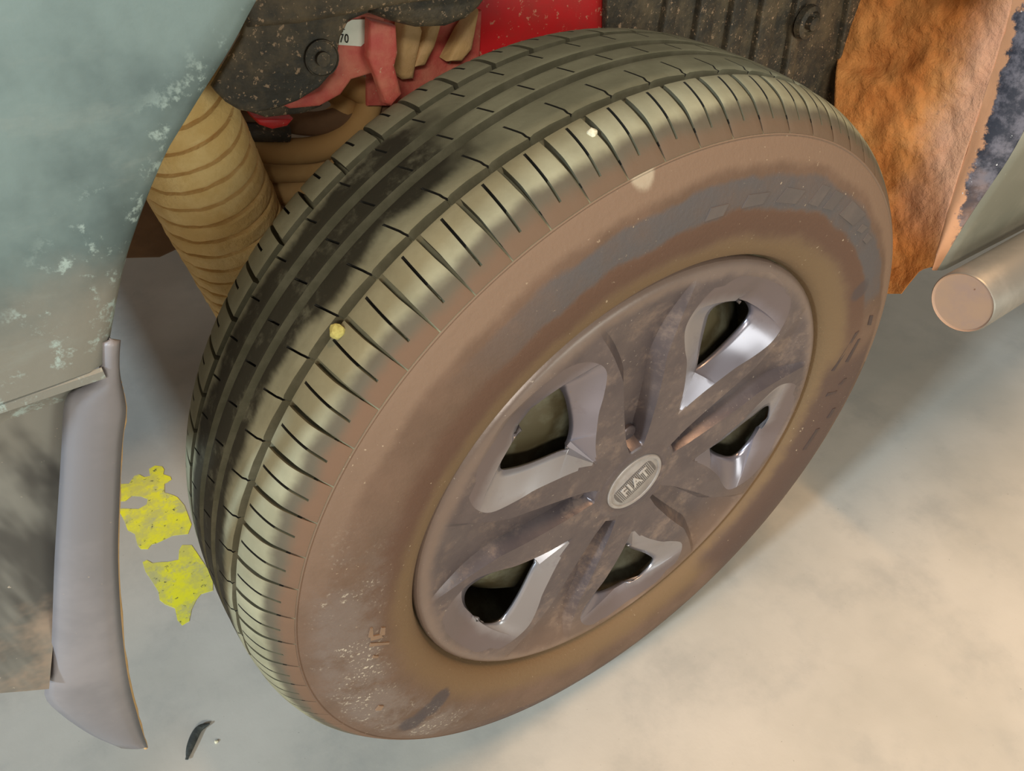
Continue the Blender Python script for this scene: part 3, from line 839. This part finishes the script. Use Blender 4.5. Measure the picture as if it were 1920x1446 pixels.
# corrugated duct
a, b = PY(318, 205, .115), PY(500, 565, .165)
a = a - (b - a) * .45
axis = (b - a).normalized(); Ld = (b - a).length
NRG = 19; path = []; NSEG = NRG * 10
for i in range(NSEG + 1): path.append(a + axis * Ld * i / NSEG)
def drad(i, t):
    ph = (i % 10) / 10
    return .0405 * (1 - .10 * (1 - t)) + (-.0052 if i % 10 == 0 else 0.0 if i % 10 in (1, 9) else .0009)
v, f = sweep(path, drad, 48)
v = [p + Vector((1, 1, 1)) * .0008 * noise.noise((p[0] * 120, p[1] * 120, p[2] * 120)) for p in v]
duct = link('air_duct', mesh(v, f, 32), M['duct'], car); tag(duct, 'dust-caked corrugated tan air duct')
# hoses
def hose(pxs, rad, name='hose', mat='hose', dents=()):
    pth = spline([PY(u, v_, y) for u, v_, y in pxs], 8)
    v, f = sweep(pth, rad, 18); return link(name, mesh(v, f, 50), M[mat], car)
hose([(395, 268, .142), (470, 278, .142), (540, 284, .142), (600, 278, .142), (650, 255, .142), (682, 220, .142), (690, 180, .142), (640, 150, .146)], .0094)
hose([(440, 322, .152), (520, 322, .152), (600, 318, .152), (680, 300, .152), (760, 270, .152)], .0083)
hose([(440, 362, .158), (520, 360, .158), (600, 352, .158), (700, 330, .158)], .0108)
hose([(440, 205, .148), (520, 222, .148), (590, 232, .148), (660, 215, .15), (730, 190, .15)], .0085, mat='dark')
hose([(600, 240, .152), (640, 215, .152), (640, 180, .152), (600, 150, .152)], .0096)
hose([(400, 236, .136), (450, 247, .136), (540, 250, .136)], .0062, mat='liner')

# underbody and far side, seen under the car
def boxm(x0, x1, y0, y1, z0, z1):
    v = [(x, y, z) for z in (z0, z1) for y in (y0, y1) for x in (x0, x1)]
    return mesh(v, [(0, 2, 3, 1), (4, 5, 7, 6), (0, 1, 5, 4), (1, 3, 7, 5), (3, 2, 6, 7), (2, 0, 4, 6)])
link('underbody', boxm(-.30, 1.5, .5, 1.3, .42, .5), M['dark'], car)  # slab added to cast shadow on the floor under the car
link('bumper_shade_box', boxm(-.72, -.50, .10, 1.5, .275, .70), M['dark'], car)  # box added behind the bumper skin to shade the floor from the front lamp
link('sill_floor', boxm(.62, 1.5, -.02, .4, .36, .40), M['dark'], car)
link('axle_shaft', mesh(*sweep([Vector((0, .06, HZ)), Vector((0, .2, HZ)), Vector((0, .5, HZ - .02))], .016, 16), 40), M['dark'], car)

# ------------------------------------------------------------------ marks and scraps
def floor_patch(name, px, h, mat):
    pts = [PF(u, v_) for u, v_ in px]; n = len(pts)
    v = [Vector((p.x, p.y, h)) for p in pts] + [Vector((p.x, p.y, -.0005)) for p in pts]
    bm = bmesh.new(); bv = [bm.verts.new(x) for x in v]; bm.faces.new(bv[:n])
    for i in range(n): bm.faces.new((bv[i], bv[(i + 1) % n], bv[n + (i + 1) % n], bv[n + i]))
    bmesh.ops.recalc_face_normals(bm, faces=bm.faces); bmesh.ops.triangulate(bm, faces=[x for x in bm.faces if len(x.verts) > 4])
    me = bpy.data.meshes.new('m'); bm.to_mesh(me); bm.free(); return link(name, me, mat)
def cy(L): return [(200 + x / 4.519, 860 + y / 4.519) for x, y in L]
y1 = cy([(-60, 225), (60, 222), (190, 215), (235, 150), (275, 135), (320, 160), (370, 150), (360, 90), (410, 62), (470, 68), (488, 95), (480, 135), (540, 155), (550, 180), (515, 205), (490, 215), (490, 290), (560, 310), (600, 330), (660, 400), (720, 560), (690, 640), (560, 655), (420, 720), (380, 730), (350, 768), (290, 768), (262, 735), (240, 640), (180, 610), (150, 530), (95, 425), (270, 430), (340, 390), (350, 345), (290, 322), (215, 318), (160, 362), (-60, 370)])
o = floor_patch('yellow_paint_mark', y1, .0006, M['yellow']); tag(o, 'larger worn yellow paint patch on the floor, flecked with black', 'paint mark')
y2 = cy([(305, 880), (340, 862), (390, 888), (450, 880), (520, 878), (610, 860), (615, 780), (640, 735), (720, 735), (900, 1000), (900, 1120), (800, 1150), (760, 1200), (720, 1280), (700, 1380), (640, 1415), (600, 1370), (580, 1270), (500, 1240), (450, 1200), (440, 1130), (390, 1050), (330, 960)])
o = floor_patch('yellow_paint_mark', y2, .0006, M['yellow']); tag(o, 'smaller faded yellow paint patch on the floor beside the tyre', 'paint mark')
# rubber scrap
def scrap_():
    path = spline([PF(u, v_, .003) for u, v_ in ((350, 1424), (358, 1396), (372, 1368), (393, 1357))], 6)
    v, f = sweep(path, lambda i, t: .0045 * (sin(pi * min(.97, max(.06, t))) ** .6), 10)
    v = [Vector((p.x, p.y, max(.0, p.z * .7 + .0006))) for p in map(Vector, v)]
    return link('rubber_scrap', mesh(v, f, 40), M['rubber'])
tag(scrap_(), 'small curved black rubber scrap lying on the floor', 'scrap')
def pebble(name, c, r, mat, seed, sq=(1, 1, 1)):
    bm = bmesh.new(); bmesh.ops.create_icosphere(bm, subdivisions=2, radius=r)
    for q in bm.verts:
        k = 1 + .35 * noise.noise(q.co * (1.3 / r) + Vector((seed, seed, 0))); q.co = Vector((q.co.x * sq[0], q.co.y * sq[1], q.co.z * sq[2])) * k
    me = bpy.data.meshes.new('m'); bm.to_mesh(me); bm.free()
    return link(name, me, mat, None, c)
def on_tread(u, v_, rad):
    d = ray(u, v_); C = CP - Vector((0, 0, HZ)); a = d.x**2 + d.z**2; b = 2 * (d.x*C.x + d.z*C.z); c = C.x**2 + C.z**2 - rad*rad
    return CP + d * ((-b - sqrt(b*b - 4*a*c)) / (2*a))
tag(pebble('pebble', on_tread(1110, 251, .3225), .0030, M['stone'], 1), 'small white pebble wedged in the tyre tread groove', 'pebble')
tag(pebble('crumb', on_tread(631, 621, .329), .0044, M['crumb'], 4, (1, .8, 1)), 'crumbly yellow lump stuck on the tyre tread', 'crumb')
p = PF(406, 1392); tag(pebble('pebble', (p.x, p.y, .0010), .0018, M['stone'], 9), 'tiny white pebble lying on the floor beside rubber scrap', 'pebble')
